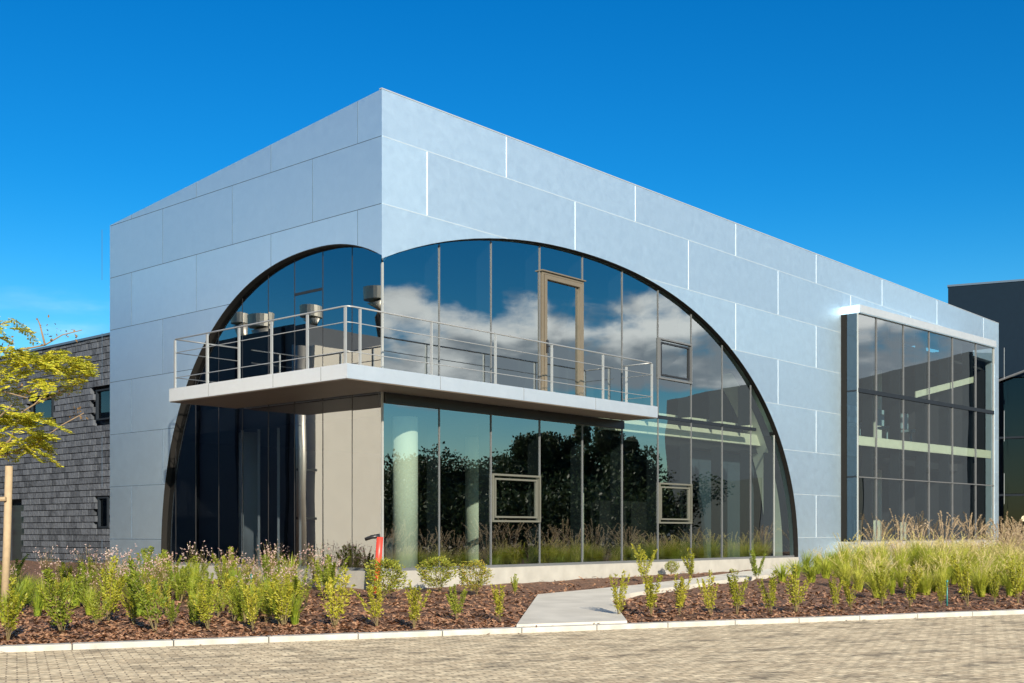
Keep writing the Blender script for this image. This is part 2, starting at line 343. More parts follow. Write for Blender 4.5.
# ------------------------------------------------------------------ ground, road, bed, path
tag(MB().poly([(-900, -900, -.62), (900, -900, -.62), (900, 900, -.62), (-900, 900, -.62)]).build('ground', simple('bare_earth', (.16, .13, .09), .9, 0, .3, .4)), kind='structure')
road = MB().box((-60, -19, -.06), (70, -.16, 0)).build('road', M['paver']); road.location = (K0[0], K0[1], ROAD_Z)
road.rotation_euler.z = math.atan2(KD[1], KD[0]); tag(road, kind='structure')
kb = MB(); u = -30.
while u < 45:
    kb.box((u, -.16, -.1), (u+.992, -.0, .062+random.uniform(-.002, .002))); u += 1.0
kerb = kb.build('kerb', M['kerb']); kerb.location = (K0[0], K0[1], ROAD_Z); kerb.rotation_euler.z = road.rotation_euler.z; tag(kerb, kind='structure')
bv = kerb.modifiers.new('bevel', 'BEVEL'); bv.width = .012; bv.segments = 2

OUT = [(515, 626.5), (538, 596), (580, 592), (640, 586), (690, 580), (740, 573), (790, 567.5), (800, 571), (760, 577), (720, 582), (670, 589), (630, 595), (610, 600), (613, 620)]
def path_outline():
    pts = [ground(x, y)[:2] for x, y in OUT]
    def onk(p): s = kerb_s(*p); return (p[0]-KN[0]*(s-.004), p[1]-KN[1]*(s-.004))   # butt the street end against the kerb
    pts[0] = onk(pts[0]); pts[-1] = onk(pts[-1]); return pts
PATH = path_outline()
def in_poly(p, poly):
    c = False; n = len(poly)
    for i in range(n):
        (x0, y0), (x1, y1) = poly[i], poly[(i+1) % n]
        if (y0 > p[1]) != (y1 > p[1]) and p[0] < (x1-x0)*(p[1]-y0)/(y1-y0)+x0: c = not c
    return c
tag(MB().prism(PATH, lambda p: (p[0], p[1], zg(*p)+.03), lambda p: (p[0], p[1], zg(*p)-.15)).build('path', M['path']), kind='structure')
def bed():
    nu, ns = 300, 110; v = []; f = []
    from mathutils import noise
    for i in range(nu+1):
        for j in range(ns+1):
            uu = -30 + 80*i/nu; s = .002 + 30*(j/ns)**1.6
            X = K0[0]+KD[0]*uu+KN[0]*s; Y = K0[1]+KD[1]*uu+KN[1]*s
            z = zg(X, Y) - .045 + .05*noise.noise((X*1.7, Y*1.7, 0)) + .025*noise.noise((X*6, Y*6, 3))
            v.append((X, Y, z - (.02 if j == 0 else 0)))
    for i in range(nu):
        for j in range(ns):
            a = i*(ns+1)+j; f.append((a, a+ns+1, a+ns+2, a+1))
    me = bpy.data.meshes.new('mulch_bed'); me.from_pydata(v, [], f); o = link('mulch_bed', me, M['mulch'], smooth=True); tag(o, kind='structure')
    # loose bark chips
    v = []; f = []; R = np.random.default_rng(5)
    for k in range(26000):
        x = R.uniform(-20, 1045); y = R.uniform(562, 648) if R.random() < .5 else R.uniform(590, 648)
        X, Y, z = ground(x, y)
        if kerb_s(X, Y) < .03 or kerb_s(X, Y) > 14 or (X > -.1 and Y > -.1): continue
        if in_poly((X, Y), PATH): continue
        z = z - .035 + .05*noise.noise((X*1.7, Y*1.7, 0)) + .012*R.random()
        l, w = R.uniform(.02, .055), R.uniform(.008, .022); a = R.uniform(0, 6.28); t = R.uniform(-.5, .5); t2 = R.uniform(-.5, .5)
        d = np.array([math.cos(a), math.sin(a), t]); e = np.array([-math.sin(a), math.cos(a), t2]); c = np.array([X, Y, z+.012]); n = len(v)
        v += [tuple(c-d*l-e*w), tuple(c+d*l-e*w*.7), tuple(c+d*l*.9+e*w), tuple(c-d*l+e*w*.8)]; f.append((n, n+1, n+2, n+3))
    for k in range(150):      # a few chips spilled over kerb, path and paving
        uu = R.uniform(-8, 14); sd = R.choice([R.uniform(-.15, -.01), R.uniform(-.7, -.18)], p=[.6, .4]); z = ROAD_Z+(.067 if sd > -.16 else .004)
        X = K0[0]+KD[0]*uu+KN[0]*sd; Y = K0[1]+KD[1]*uu+KN[1]*sd; a = R.uniform(0, 6.28); l, w = R.uniform(.012, .035), R.uniform(.005, .012)
        d = np.array([math.cos(a), math.sin(a), R.uniform(0, .3)]); e = np.array([-math.sin(a), math.cos(a), 0]); c = np.array([X, Y, z+.008]); n = len(v)
        v += [tuple(c-d*l-e*w), tuple(c+d*l-e*w), tuple(c+d*l+e*w), tuple(c-d*l+e*w)]; f.append((n, n+1, n+2, n+3))
    me = bpy.data.meshes.new('mulch_chips'); me.from_pydata(v, [], f); o = link('mulch_chips', me, M['chip'])
    tag(o, 'reddish brown bark chips strewn over the planting bed', 'mulch', kind='stuff')
bed()

# ------------------------------------------------------------------ main building
RX, LY, ZT, ZB = 31.27, 9.28, 8.57, -.6
def top_z(Y): return 8.57 - (8.57-7.76)*Y/LY
def zR(X):
    t = abs(X-5.72)/9.7
    return 6.7*max(0, 1-t**2.12)**(1/2.12)
def zL(Y):
    t = (Y-1.8)/5.33 if Y > 1.8 else (1.8-Y)/4.25
    return 6.05*max(0, 1-t**2.2)**(1/2.2)
XE, YE = 15.42, 7.13
def arcX(x0, x1, n): return [x0+(x1-x0)*(.5-.5*math.cos(math.pi*i/n)) if False else x0+(x1-x0)*math.sin(math.pi/2*i/n) for i in range(n+1)]
arR = [(x, zR(x)) for x in arcX(0, XE, 60)]; arL = [(y, zL(y)) for y in arcX(0, YE, 60)]
bld = empty('office_building', (0, 0, 0))
tag(bld, 'silver metal clad building with a glazed arch wrapping its corner', 'building')
BAY0, BAY1 = np.array([18.05, -.535]), np.array([27.29, -1.2])
T = .25
def right_wall():
    p = arR + [(XE, -.6), (18.05, -.6), (18.05, 7.06), (30.85, 7.06), (30.85, -.6), (RX, -.6), (RX, ZT), (0, ZT)]
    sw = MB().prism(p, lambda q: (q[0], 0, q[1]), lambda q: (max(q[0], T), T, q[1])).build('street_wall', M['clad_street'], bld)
    global SW, LW; SW = sw
    p = [(q[0], q[1]) for q in arL] + [(YE, -.6), (LY, -.6), (LY, top_z(LY)), (0, top_z(0))]
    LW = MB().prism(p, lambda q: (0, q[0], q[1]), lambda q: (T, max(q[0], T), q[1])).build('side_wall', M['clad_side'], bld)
    b = MB().box((.26, LY-.25, -.6), (RX, LY, top_z(LY)-.01)); b.box((RX-.25, T+.003, -.6), (RX-.003, LY-.26, 7.7))
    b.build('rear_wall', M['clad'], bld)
    MB().prism([(T+.003, top_z(T)-.25), (LY-.26, top_z(LY)-.25), (LY-.26, top_z(LY)-.05), (T+.003, top_z(T)-.05)], lambda q: (T+.003, q[0], q[1]), lambda q: (RX-.26, q[0], q[1])).build('roof', M['roof'], bld)
    # thin metal capping along the roof edge
    b = MB(); b.box((-.008, -.008, ZT), (RX, .06, ZT+.02)); b.build('roof_capping', M['canopy'], bld)
right_wall()
def strip_right(mb, x0, x1, z0, z1, pr): mb.box((x0, -pr, z0), (x1, .002, z1))
def joints():
    rows = [8.939-1.2*k for k in range(0, 9)]   # z of seams; row k lies between rows[k] and rows[k+1]
    def openR(x, z): return (x < XE and z < zR(x)) or (18.0 < x < 31 and z < 7.1)
    def openL(y, z): return y < YE and z < zL(y)
    def runs(fn, a, b, n=900):
        st = None; out = []
        for i in range(n+1):
            t = a+(b-a)*i/n
            if not fn(t):
                if st is None: st = t
                last = t
            elif st is not None: out.append((st, last)); st = None
        if st is not None: out.append((st, last))
        return out
    for z in rows[1:]:
        if z < -.3: continue
        for a, b in runs(lambda t: openR(t, z), .02, RX-.02): MB().box((a, -.003, z-.007), (b, .002, z+.007)).build('panel_joint', M['joint_faint'], SW)
    pw = 1.83*1.2; a0 = .9363*1.2
    for k in range(0, 15):
        x = a0+k*pw
        for r in range(0, 8):
            if (r % 2 == 0) != (k % 2 == 1): continue
            zt = min(rows[r], ZT)-.012; zb = rows[r+1]+.012
            for a, b in runs(lambda t: openR(x, t), zb, zt, 60):
                if b-a > .05: MB().box((x-.010, -.005, a), (x+.010, .002, b)).build('panel_joint', M['joint_sunlit'], SW)
     
    lw = 1.0692*1.2; l0 = .5407*1.2
    for z in rows[1:]:
        if z < -.3: continue
        for a, b in runs(lambda t: openL(t, z) or z > top_z(t), .01, LY-.02): MB().box((-.003, a, z-.006), (.002, b, z+.006)).build('panel_joint', M['joint_dark'], LW)
    for k in range(0, 8):
        y = l0+k*lw
        for r in range(0, 8):
            if (r % 2 == 0) != (k % 2 == 0): continue
            zt = min(rows[r], top_z(y))-.01; zb = rows[r+1]+.01
            for a, b in runs(lambda t: openL(y, t), zb, zt, 60):
                if b-a > .05: MB().box((-.003, y-.005, a), (.002, y+.005, b)).build('panel_joint', M['joint_dark'], LW)
joints()
def arch_frames():
    mb = MB()
    def norm2(pts, i):
        a = np.array(pts[max(i-1, 0)]); b = np.array(pts[min(i+1, len(pts)-1)]); t = (b-a)/np.linalg.norm(b-a); n = np.array([t[1], -t[0]]); return n   # towards the inside of the arch
    for pts, mp, th, d1 in ((arR, lambda a, d, z: (a, d, z), .008, .13), (arL, lambda a, d, z: (d, a, z), .02, .22)):
        pts = [q for q in pts if q[0] > .14]
        inn = []
        for i, q in enumerate(pts):
            n = norm2(pts, i); q = np.array(q)
            inn.append((q+n*.003, q+n*th))
        for i in range(len(pts)-1):
            a0, a1 = inn[i]; b0, b1 = inn[i+1]; d0 = -.008
            q = [a0, b0, b1, a1]; mb.prism(q, lambda p: mp(p[0], d0, p[1]), lambda p: mp(p[0], d1, p[1]))
    mb.build('arch_frame', M['edge'], bld)
    # deep pale reveal behind the right foot of the arch
    jb = MB(); pts = [q for q in arR if q[0] > 12.6]
    for i in range(len(pts)-1):
        (x0, z0), (x1, z1) = pts[i], pts[i+1]
        jb.poly([(x0-.1, .42, z0), (x1-.1, .42, z1), (x1-.1, .95, z1), (x0-.1, .95, z0)])
    jb.build('arch_jamb', M['column'], bld)
arch_frames()
# plinth and floor
pl = MB(); pl.box((-.02, -.02, -.6), (XE, .5, 0)); pl.box((-.02, .5, -.6), (.5, YE, 0)); pl.build('plinth', M['concrete'], bld)
fl = MB(); fl.box((.5, .5, -.1), (17.5, LY-.3, -.004)); fl.build('floor', M['floor'], bld)
GZ = .12
MX = [.16, 1.55, 2.99, 4.48, 5.91, 7.36, 8.78, 10.2, 11.63, 13.05, 14.29, 15.4]
MY = [.16, .94, 1.78, 2.63, 3.46, 4.32, 5.15, 5.99, 6.75, 7.1]
def panes():
    def cells(edges, zf, wins):
        """yields (a, b, z0, z1-or-None) of every pane"""
        for i in range(len(edges)-1):
            a, b = edges[i], edges[i+1]
            cuts = [0., 3.42] + [z for (k, lo, hi) in wins if k == i for z in (lo, hi)]
            cuts = sorted(set(cuts)); top = max(zf(a), zf(b))
            for j, z in enumerate(cuts):
                z1 = cuts[j+1] if j+1 < len(cuts) else 99
                if any(k == i and abs(lo-z) < .01 for (k, lo, hi) in wins): continue
                yield a, b, z, z1
    def outline(a, b, z0, z1, zf):
        n = 14; t = [(a+(b-a)*i/n) for i in range(n+1)]
        up = [(x, min(z1, zf(x)-.02)) for x in t]
        up = [(x, z) for x, z in up if z > z0+.02]
        if len(up) < 2: return None
        lo = [(up[0][0], z0), (up[-1][0], z0)]
        return lo + up[::-1]
    R = random.Random(3)
    def pane(poly, mp, mat):
        c = sum(p[0] for p in poly)/len(poly); k = R.uniform(-.0034, .0034); k2 = R.uniform(-.0017, .0017); cz = sum(p[1] for p in poly)/len(poly)
        MB().poly([mp(p[0], GZ+k*(p[0]-c)+k2*(p[1]-cz), p[1]) for p in poly]).build('glass_pane', mat, bld, recalc=False)
    winR = [(2, .9, 1.86), (6, .9, 1.86), (6, 4.3, 5.26), (3, 3.5, 6.1)]
    for a, b, z0, z1 in cells([.13]+MX[1:], zR, winR):
        o = outline(a+.012, b-.012, z0, z1, zR)
        if o: pane(o, lambda x, d, z: (x, d, z), M['glassR'])
    for a, b, z0, z1 in cells([.13]+MY[1:], zL, []):
        o = outline(a+.012, b-.012, z0, z1, zL)
        if o: pane(o, lambda x, d, z: (d, x, z), M['glassL'])
panes()
def mullions():
    for i, x in enumerate(MX[1:-1]):
        top = zR(x)-.05
        MB().box((x-.009, GZ-.02, .0), (x+.009, GZ+.005, top)).build('mullion', M['mull_light' if i in (9,) else 'mull'], bld)
        MB().box((x-.03, GZ+.02, 3.5), (x+.03, GZ+.36, top)).build('mullion_fin', M['fin'], bld)
        MB().box((x-.03, GZ+.02, .0), (x+.03, GZ+.3, 2.85)).build('mullion_fin', M['fin'], bld)
    for y in MY[1:-1]:
        top = zL(y)-.05
        MB().box((GZ-.004, y-.008, .0), (GZ+.005, y+.008, top)).build('mullion', M['black'], bld)
    # corner post, transoms, sill
    MB().box((.1, .1, 0), (.135, .135, zR(.1)-.08)).build('corner_post', M['mull_light'], bld)
    MB().box((7.36, GZ-.02, 3.36), (XE-2.1, GZ+.1, 3.44)).build('transom', M['fin'], bld)
    MB().box((.14, GZ-.05, 0), (XE-.08, GZ+.05, .05)).build('sill', M['mull'], bld)
    MB().box((GZ-.05, .14, 0), (GZ+.05, YE-.1, .05)).build('sill', M['mull'], bld)
    MB().box((.14, GZ-.07, 3.02), (7.36, GZ+.05, 3.2)).build('head_shade_rail', M['black'], bld)  # black rail puts in the darkness under the balcony soffit
    MB().box((GZ-.01, 1.8, 5.26), (GZ+.03, 2.62, 5.31)).build('transom', M['fin'], bld)
mullions()
def frame(mb, x0, x1, z0, z1, w, y0, y1):
    mb.box((x0, y0, z0), (x0+w, y1, z1)); mb.box((x1-w, y0, z0), (x1, y1, z1)); mb.box((x0+w, y0, z0), (x1-w, y1, z0+w)); mb.box((x0+w, y0, z1-w), (x1-w, y1, z1))
def windows():
    for x0, x1, z0, z1 in ((3.0, 4.47, .9, 1.86), (8.79, 10.19, .9, 1.86), (8.79, 10.19, 4.3, 5.26)):
        m = MB(); frame(m, x0, x1, z0, z1, .038, GZ-.05, GZ+.04)
        up = z0 > 3
        w = m.build('window', M['mull' if up else 'frame_pale'], bld)
        m = MB(); frame(m, x0+.085, x1-.085, z0+.085, z1-.085, .035, GZ-.03, GZ+.03); m.build('sash', M['black' if up else 'frame_pale'], w)
        MB().poly([(x0+.02, GZ, z0+.02), (x1-.02, GZ+.004, z0+.02), (x1-.02, GZ+.002, z1-.02), (x0+.02, GZ, z1-.02)]).build('pane', M['glassR'], w, recalc=False)
    m = MB(); x0, x1, z0, z1 = 4.5, 5.89, 3.46, 6.1
    frame(m, x0, x1, z0, z1, .05, GZ-.06, GZ+.05); d = m.build('door', M['bronze'], bld)
    m = MB(); frame(m, x0+.06, x1-.06, z0+.06, z1-.06, .085, GZ-.075, GZ+.02); m.build('door_leaf', M['bronze'], d)
    MB().box((x0-.04, GZ-.1, z1), (x1+.03, GZ+.02, z1+.025)).build('drip_cap', M['bronze'], d)
    MB().poly([(x0+.13, GZ-.01, z0+.13), (x1-.13, GZ-.007, z0+.13), (x1-.13, GZ-.008, z1-.13), (x0+.13, GZ-.01, z1-.13)]).build('pane', M['glassR'], d, recalc=False)
    h = MB(); h.box((x0+.1, GZ-.1, 4.42), (x0+.16, GZ-.076, 4.68)); h.tube([(x0+.13, GZ-.1, 4.55), (x0+.13, GZ-.14, 4.55), (x0+.27, GZ-.14, 4.55)], .012); h.build('handle', M['black'], d)
windows()
def balcony():
    SX, SY, SE, SR, z0, z1 = -1.54, -.865, 4.36, 7.34, 3.2, 3.455
    L = [(SX, SE), (SX, SY), (SR, SY), (SR, GZ-.055), (GZ-.055, GZ-.055), (GZ-.055, SE)]
    b = MB().prism(L, lambda p: (p[0], p[1], z0+.012), lambda p: (p[0], p[1], z1)).build('balcony', M['fascia'], bld)
    i = .012; S = [(SX+i, SE-i), (SX+i, SY+i), (SR-i, SY+i), (SR-i, -.02), (-.02, -.02), (-.02, SE-i)]
    MB().prism(S, lambda p: (p[0], p[1], z0-.004), lambda p: (p[0], p[1], z0+.010)).build('soffit', M['soffit'], b)
    # fascia joints
    j = MB()
    for y in (3.05, 1.1, -.2): j.box((SX-.003, y-.004, z0+.02), (SX+.002, y+.004, z1-.004))
    for x in (.6, 2.85, 5.1): j.box((x-.004, SY-.003, z0+.02), (x+.004, SY+.002, z1-.004))
    j.build('fascia_joint', M['mull'], b)
    H = .95; hs = (.21, .69)
    ex, ey = SX+.06, SY+.06
    def post(x, y, flat): # flat bar posts with a foot plate
        m = MB(); a, c = (.014, .022) if flat == 'x' else (.012, .026)
        m.box((x-a, y-c, z1), (x+a, y+c, z1+H-.02)); m.box((x-.05, y-.05, z1), (x+.05, y+.05, z1+.008)); m.build('railing_post', M['white_metal'], b)
    for y in (4.13+.12, 3.18, 2.18, 1.22, .23, -.75): post(ex, y, 'y')
    post(-.75, 4.25, 'x')
    for x in (-1.21, .44, 2.11, 3.76, 5.43, 7.05+.15): post(x, ey, 'x')
    post(7.2, -.12, 'y')
    for h, r in ((H, .015), (hs[0], .008), (hs[1], .008)):
        m = MB(); z = z1+h
        m.tube([(-.05, 4.25, z), (ex, 4.25, z), (ex, 4.24, z), (ex, ey+.12, z), (ex+.03, ey+.03, z), (ex+.12, ey, z), (7.19, ey, z), (7.2, ey+.01, z), (7.2, -.0, z)], r, 8)
        m.build('railing_bar', M['white_metal'], b, smooth=True)
balcony()
def inside():
    # floor slab between the storeys, with its pale edge strips, kept back from the glass
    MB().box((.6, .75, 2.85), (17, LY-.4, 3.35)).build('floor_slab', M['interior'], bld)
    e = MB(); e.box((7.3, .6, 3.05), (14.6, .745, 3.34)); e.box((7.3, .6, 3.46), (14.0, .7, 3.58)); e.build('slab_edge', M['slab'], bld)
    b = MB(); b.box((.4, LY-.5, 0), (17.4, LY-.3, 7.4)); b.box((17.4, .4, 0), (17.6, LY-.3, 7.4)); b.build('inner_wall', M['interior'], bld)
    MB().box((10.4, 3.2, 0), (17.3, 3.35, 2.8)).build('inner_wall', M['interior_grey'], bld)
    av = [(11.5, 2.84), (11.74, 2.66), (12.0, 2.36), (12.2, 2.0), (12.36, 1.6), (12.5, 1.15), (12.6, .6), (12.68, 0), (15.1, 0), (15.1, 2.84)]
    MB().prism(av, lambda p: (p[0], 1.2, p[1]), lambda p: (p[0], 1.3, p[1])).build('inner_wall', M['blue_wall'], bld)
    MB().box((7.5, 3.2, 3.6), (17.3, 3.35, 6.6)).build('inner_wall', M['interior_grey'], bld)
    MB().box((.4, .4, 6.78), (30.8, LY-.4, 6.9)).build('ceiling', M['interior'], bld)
    for x, y, r in ((1.06, .52, .235), (5.35, 2.75, .24), (9.5, 3.0, .1), (1.2, 5.6, .22)):
        MB().tube([(x, y, 0), (x, y, 2.85)], r, 32).build('column', M['column'], bld, smooth=True)
    for k, y in enumerate((5.2, 4.7, 4.1, 3.45)):
        MB().tube([(.75+.05*k, y, 0), (.75+.05*k, y, 2.85)], .028, 8).build('interior_rod', M['column'], bld)
    # plant tub and blind boxes seen through the glass
    m = MB(); m.tube([(2.45, 2.3, 0), (2.45, 2.3, .1), (2.45, 2.3, .5), (2.45, 2.3, .58)], [.16, .19, .22, .2], 18); m.build('tub', M['column'], bld, smooth=True)
inside()
def bay():
    d = (BAY1-BAY0); ln = float(np.linalg.norm(d)); ux = d/ln; uy = np.array([-ux[1], ux[0]])   # uy points into the building
    root = bld; o = (BAY0[0], BAY0[1], 0)
    def ob(name, a, b, mat, parent): return MB().obox(o, ux, uy, a, b).build(name, mat, parent)
    zb, zt = .45, 7.06
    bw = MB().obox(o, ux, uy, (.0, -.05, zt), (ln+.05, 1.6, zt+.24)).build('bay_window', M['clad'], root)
    ob('base_kerb', (-.25, -.12, -.6), (ln+.1, .6, .41), M['concrete'], bw)
    ob('bay_floor', (.02, .6, .1), (ln, 1.6, .3), M['floor'], bw)
    ms = [0, 1.095, 2.767, 4.467, 6.116, 7.863, ln]
    R = random.Random(9)
    rows = [(zb, 2.28), (2.31, 4.76), (4.88, zt)]
    for i in range(6):
        for z0, z1 in rows:
            a, b = ms[i]+.012, ms[i+1]-.012; k = R.uniform(-.003, .003); k2 = R.uniform(-.0015, .0015)
            pts = [(a, .03-k*(b-a)/2, z0), (b, .03+k*(b-a)/2, z0), (b, .03+k*(b-a)/2+k2, z1), (a, .03-k*(b-a)/2+k2, z1)]
            MB().poly([(o[0]+ux[0]*x+uy[0]*y, o[1]+ux[1]*x+uy[1]*y, z) for x, y, z in pts]).build('glass_pane', M['glassB'], bw, recalc=False)
        x = ms[i]
        ob('mullion', (x-.02, 0, zb), (x+.02, .03, zt), M['mull_light' if i == 0 else 'mull'], bw)
        if i: ob('mullion_fin', (x-.05, .14, zb), (x+.05, .46, zt), M['fin'], bw)
    ob('mullion', (ln-.02, 0, zb), (ln+.04, .06, zt), M['mull_light'], bw)
    ob('transom', (0, -.012, 4.76), (ln, .1, 4.88), M['fin'], bw)
    ob('transom', (0, -.008, 2.28), (ln, .05, 2.31), M['mull'], bw)
    ob('sill', (0, -.02, zb-.04), (ln, .1, zb), M['mull'], bw)
    ob('slab_edge', (.06, .06, 3.23), (ln-.1, .132, 3.5), M['slab'], bw)
    ob('floor_slab', (.1, .62, 3.1), (ln-.1, 1.5, 3.5), M['interior'], bw)
    ob('low_wall', (1.2, .65, .3), (2.5, .8, 1.05), M['slab'], bw); ob('low_wall', (3.1, .65, .3), (4.2, .8, 1.0), M['slab'], bw)
    # side cheek of the bay: dark strip, then glass
    x0 = 18.05
    MB().box((x0-.004, -.18, zb-.04), (x0+.05, -.003, zt)).build('side_post', M['edge'], bw)
    MB().poly([(x0, -.19, zb), (x0, BAY0[1]+.03, zb), (x0, BAY0[1]+.03, zt), (x0, -.19, zt)]).build('glass_pane', M['glassS'], bw, recalc=False)
    for z in (2.28, 4.78): MB().box((x0-.006, BAY0[1]+.03, z), (x0+.03, -.19, z+.05)).build('transom', M['fin'], bw)
    MB().box((x0+.12, -.25, .45), (x0+.17, -.05, 2.2)).build('inner_post', M['column'], bw)
    # room behind
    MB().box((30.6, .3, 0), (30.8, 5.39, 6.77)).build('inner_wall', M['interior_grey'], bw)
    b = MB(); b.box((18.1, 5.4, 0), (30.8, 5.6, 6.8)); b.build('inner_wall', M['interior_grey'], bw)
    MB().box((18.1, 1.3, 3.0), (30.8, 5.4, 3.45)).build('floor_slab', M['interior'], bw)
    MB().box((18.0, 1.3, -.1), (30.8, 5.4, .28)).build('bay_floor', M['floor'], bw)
    for x, y, r in ((19.9, 1.15, .1), (25.5, 1.6, .16), (27.6, 3.2, .2)):
        MB().tube([(x, y, .3), (x, y, 6.7)], r, 20).build('column', M['column'], bw, smooth=True)
    def inn(x, y, z): return (o[0]+ux[0]*x+uy[0]*y, o[1]+ux[1]*x+uy[1]*y, z)
    MB().prism([(3.75, 4.9), (7.9, 5.75), (7.9, 5.95), (3.75, 5.1)], lambda p: inn(p[0], .105, p[1]), lambda p: inn(p[0], .135, p[1])).build('reflection_strip', M['slab'], bw)  # cream strip imitating a slanting reflection in the bay glass
    MB().obox(o, ux, uy, (0.0, -.062, zt+.02), (ln+.05, -.052, zt+.235)).build('canopy_trim', M['canopy'], bw)
    for x in (1.5, 3.2, 4.8):   # office chairs standing on the upper floor
        c = MB(); c.obox((*inn(x, .8, 0)[:2], 3.5), ux, uy, (-.24, -.22, .42), (.24, .22, .5)); c.obox((*inn(x, .8, 0)[:2], 3.5), ux, uy, (-.22, .2, .55), (.22, .26, 1.05)); c.tube([inn(x, .8, 3.5), inn(x, .8, 3.95)], .04, 8)
        for a in range(5): c.tube([inn(x, .8, 3.56), inn(x+.28*math.cos(a*1.257), .8+.28*math.sin(a*1.257), 3.53)], .02, 6)
        ch = c.build('office_chair', M['chair']); tag(ch, 'pale blue office chair behind the upper bay glass, %s from the left' % ORD[[1.5, 3.2, 4.8].index(x)], 'chair', 'office chairs in the bay')
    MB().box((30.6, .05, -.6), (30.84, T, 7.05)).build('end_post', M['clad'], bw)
bay()

# ------------------------------------------------------------------ grey block building on the left
def block_building():
    b = empty('block_building', (4.6, 17, ROAD_Z)); tag(b, 'dark grey rough stone block building behind the tree at left', 'building')
    X0 = 4.6; y0, y1, zt = 9.6, 60., 6.74
    holes = [(17.2, 18.32, 4.16, 5.11), (21.1, 22.6, 4.2, 5.11), (17.6, 18.2, .82, 1.78), (23.3, 24.2, -.6, 1.62), (27.5, 29, 4.2, 5.11)]
    m = MB(); R = random.Random(4); bh, bw_ = .2, .32; z = -.6; r = 0
    def ok(a, c, lo, hi): return not any(a < h[1] and c > h[0] and lo < h[3]-.02 and hi > h[2]+.02 for h in holes)
    while z < zt-.05:
        y = y0 + (bw_/2 if r % 2 else 0)
        while y < min(y1, 40):
            w = bw_*R.uniform(.96, 1.04); d = R.uniform(0, .018)
            if ok(y, y+w, z, z+bh): m.box((X0-4.6-d, y-17+.012, z-ROAD_Z+.012), (X0-4.6+.12, y-17+w-.012, z-ROAD_Z+bh-.012))
            y += w
        z += bh; r += 1
    m.build('block_facing', M['block'], b, recalc=False)
    def bx(n, a, c, mat, p=b): return MB().box((a[0]-4.6, a[1]-17, a[2]-ROAD_Z), (c[0]-4.6, c[1]-17, c[2]-ROAD_Z)).build(n, mat, p)
    bx('wall', (X0+.3, y0, -.6), (X0+14, y1, zt-.1), M['darkroof'])
    c = MB()
    c.prism([(y0, -.05), (y0, zt-.02), (40, zt-.02), (40, -.05)][:0] or [(y0-17, zt-.02-ROAD_Z), (40-17, zt-.02-ROAD_Z), (40-17, zt+.05-ROAD_Z), (y0-17, zt+.05-ROAD_Z)], lambda p: (-.05, p[0], p[1]), lambda p: (14, p[0], p[1])); c.build('parapet', M['joint_dark'], b)
    bl = MB()
    for k, (a, c_, lo, hi) in enumerate(holes):
        if k == 3:
            d = bx('door', (X0+.15, a+.02, lo), (X0+.2, c_-.02, hi-.02), M['black']); continue
        f = MB()
        for (aa, cc, l2, h2) in ((a, a+.05, lo, hi), (c_-.05, c_, lo, hi), (a+.05, c_-.05, lo, lo+.05), (a+.05, c_-.05, hi-.05, hi)):
            f.box((.02, aa-17, l2-ROAD_Z), (.16, cc-17, h2-ROAD_Z))
        w = f.build('window', M['fin'], b)
        bx('pane', (X0+.1, a+.05, lo+.05), (X0+.11, c_-.05, hi-.05), M['glassD'], w)
        if k in (0, 1, 4): bx('blind', (X0+.2, a+.05, lo+.05), (X0+.21, c_-.05, hi-.05), M['canopy'], w)
block_building()

# ------------------------------------------------------------------ dark building on the right
def dark_building():
    o = np.array([35.9, 3.7]); ux = np.array([.306, -.952]); uy = np.array([.952, .306])
    b = empty('dark_building', (o[0], o[1], ROAD_Z)); tag(b, 'dark navy clad building behind the right end of the silver one', 'building')
    z = -ROAD_Z
    def ob(n, a, c, mat, p=b):
        m = MB().obox((0, 0, z), ux, uy, a, c); return m.build(n, mat, p)
    ob('wall', (0, 0, 7.2), (8, 14, 11.2), M['navy'])
    ob('wall', (0, .35, -.6), (8, 14, 7.19), M['black'])
    ob('parapet', (-.03, -.03, 11.2), (8, .3, 11.28), M['joint_dark'])
    for k in range(5):
        for j, (z0, z1) in enumerate(((-.4, 2.2), (2.3, 4.6), (4.7, 7.15))):
            a = .2+1.5*k
            ob('glass_pane', (a, .1, z0), (a+1.42, .11, z1), M['glassD'])
        ob('mullion', (.14+1.5*k, .03, -.5), (.19+1.5*k, .13, 7.19), M['fin'])
    for zz in (2.2, 4.62): ob('transom', (.2, .02, zz), (7.7, .13, zz+.08), M['fin'])
    m = MB().tube([(1.9*ux[0]-.3*uy[0], 1.9*ux[1]-.3*uy[1], z+7.0), (7.5*ux[0]-.3*uy[0], 7.5*ux[1]-.3*uy[1], z+9.0)], .05, 6); m.build('brace', M['mull'], b)
    for (s, zz, r) in ((3.2, 1.55, .1), (3.5, 1.35, .14), (3.0, 1.25, .12)):
        c = o*0+ux*s-uy*.0
        MB().tube([(c[0]+uy[0]*.06, c[1]+uy[1]*.06, z+zz), (c[0]-uy[0]*.0, c[1]-uy[1]*.0, z+zz)], r, 14).build('wall_disc', M['pale_disc'], b)  # plain pale yellow disc on the glazed front
dark_building()

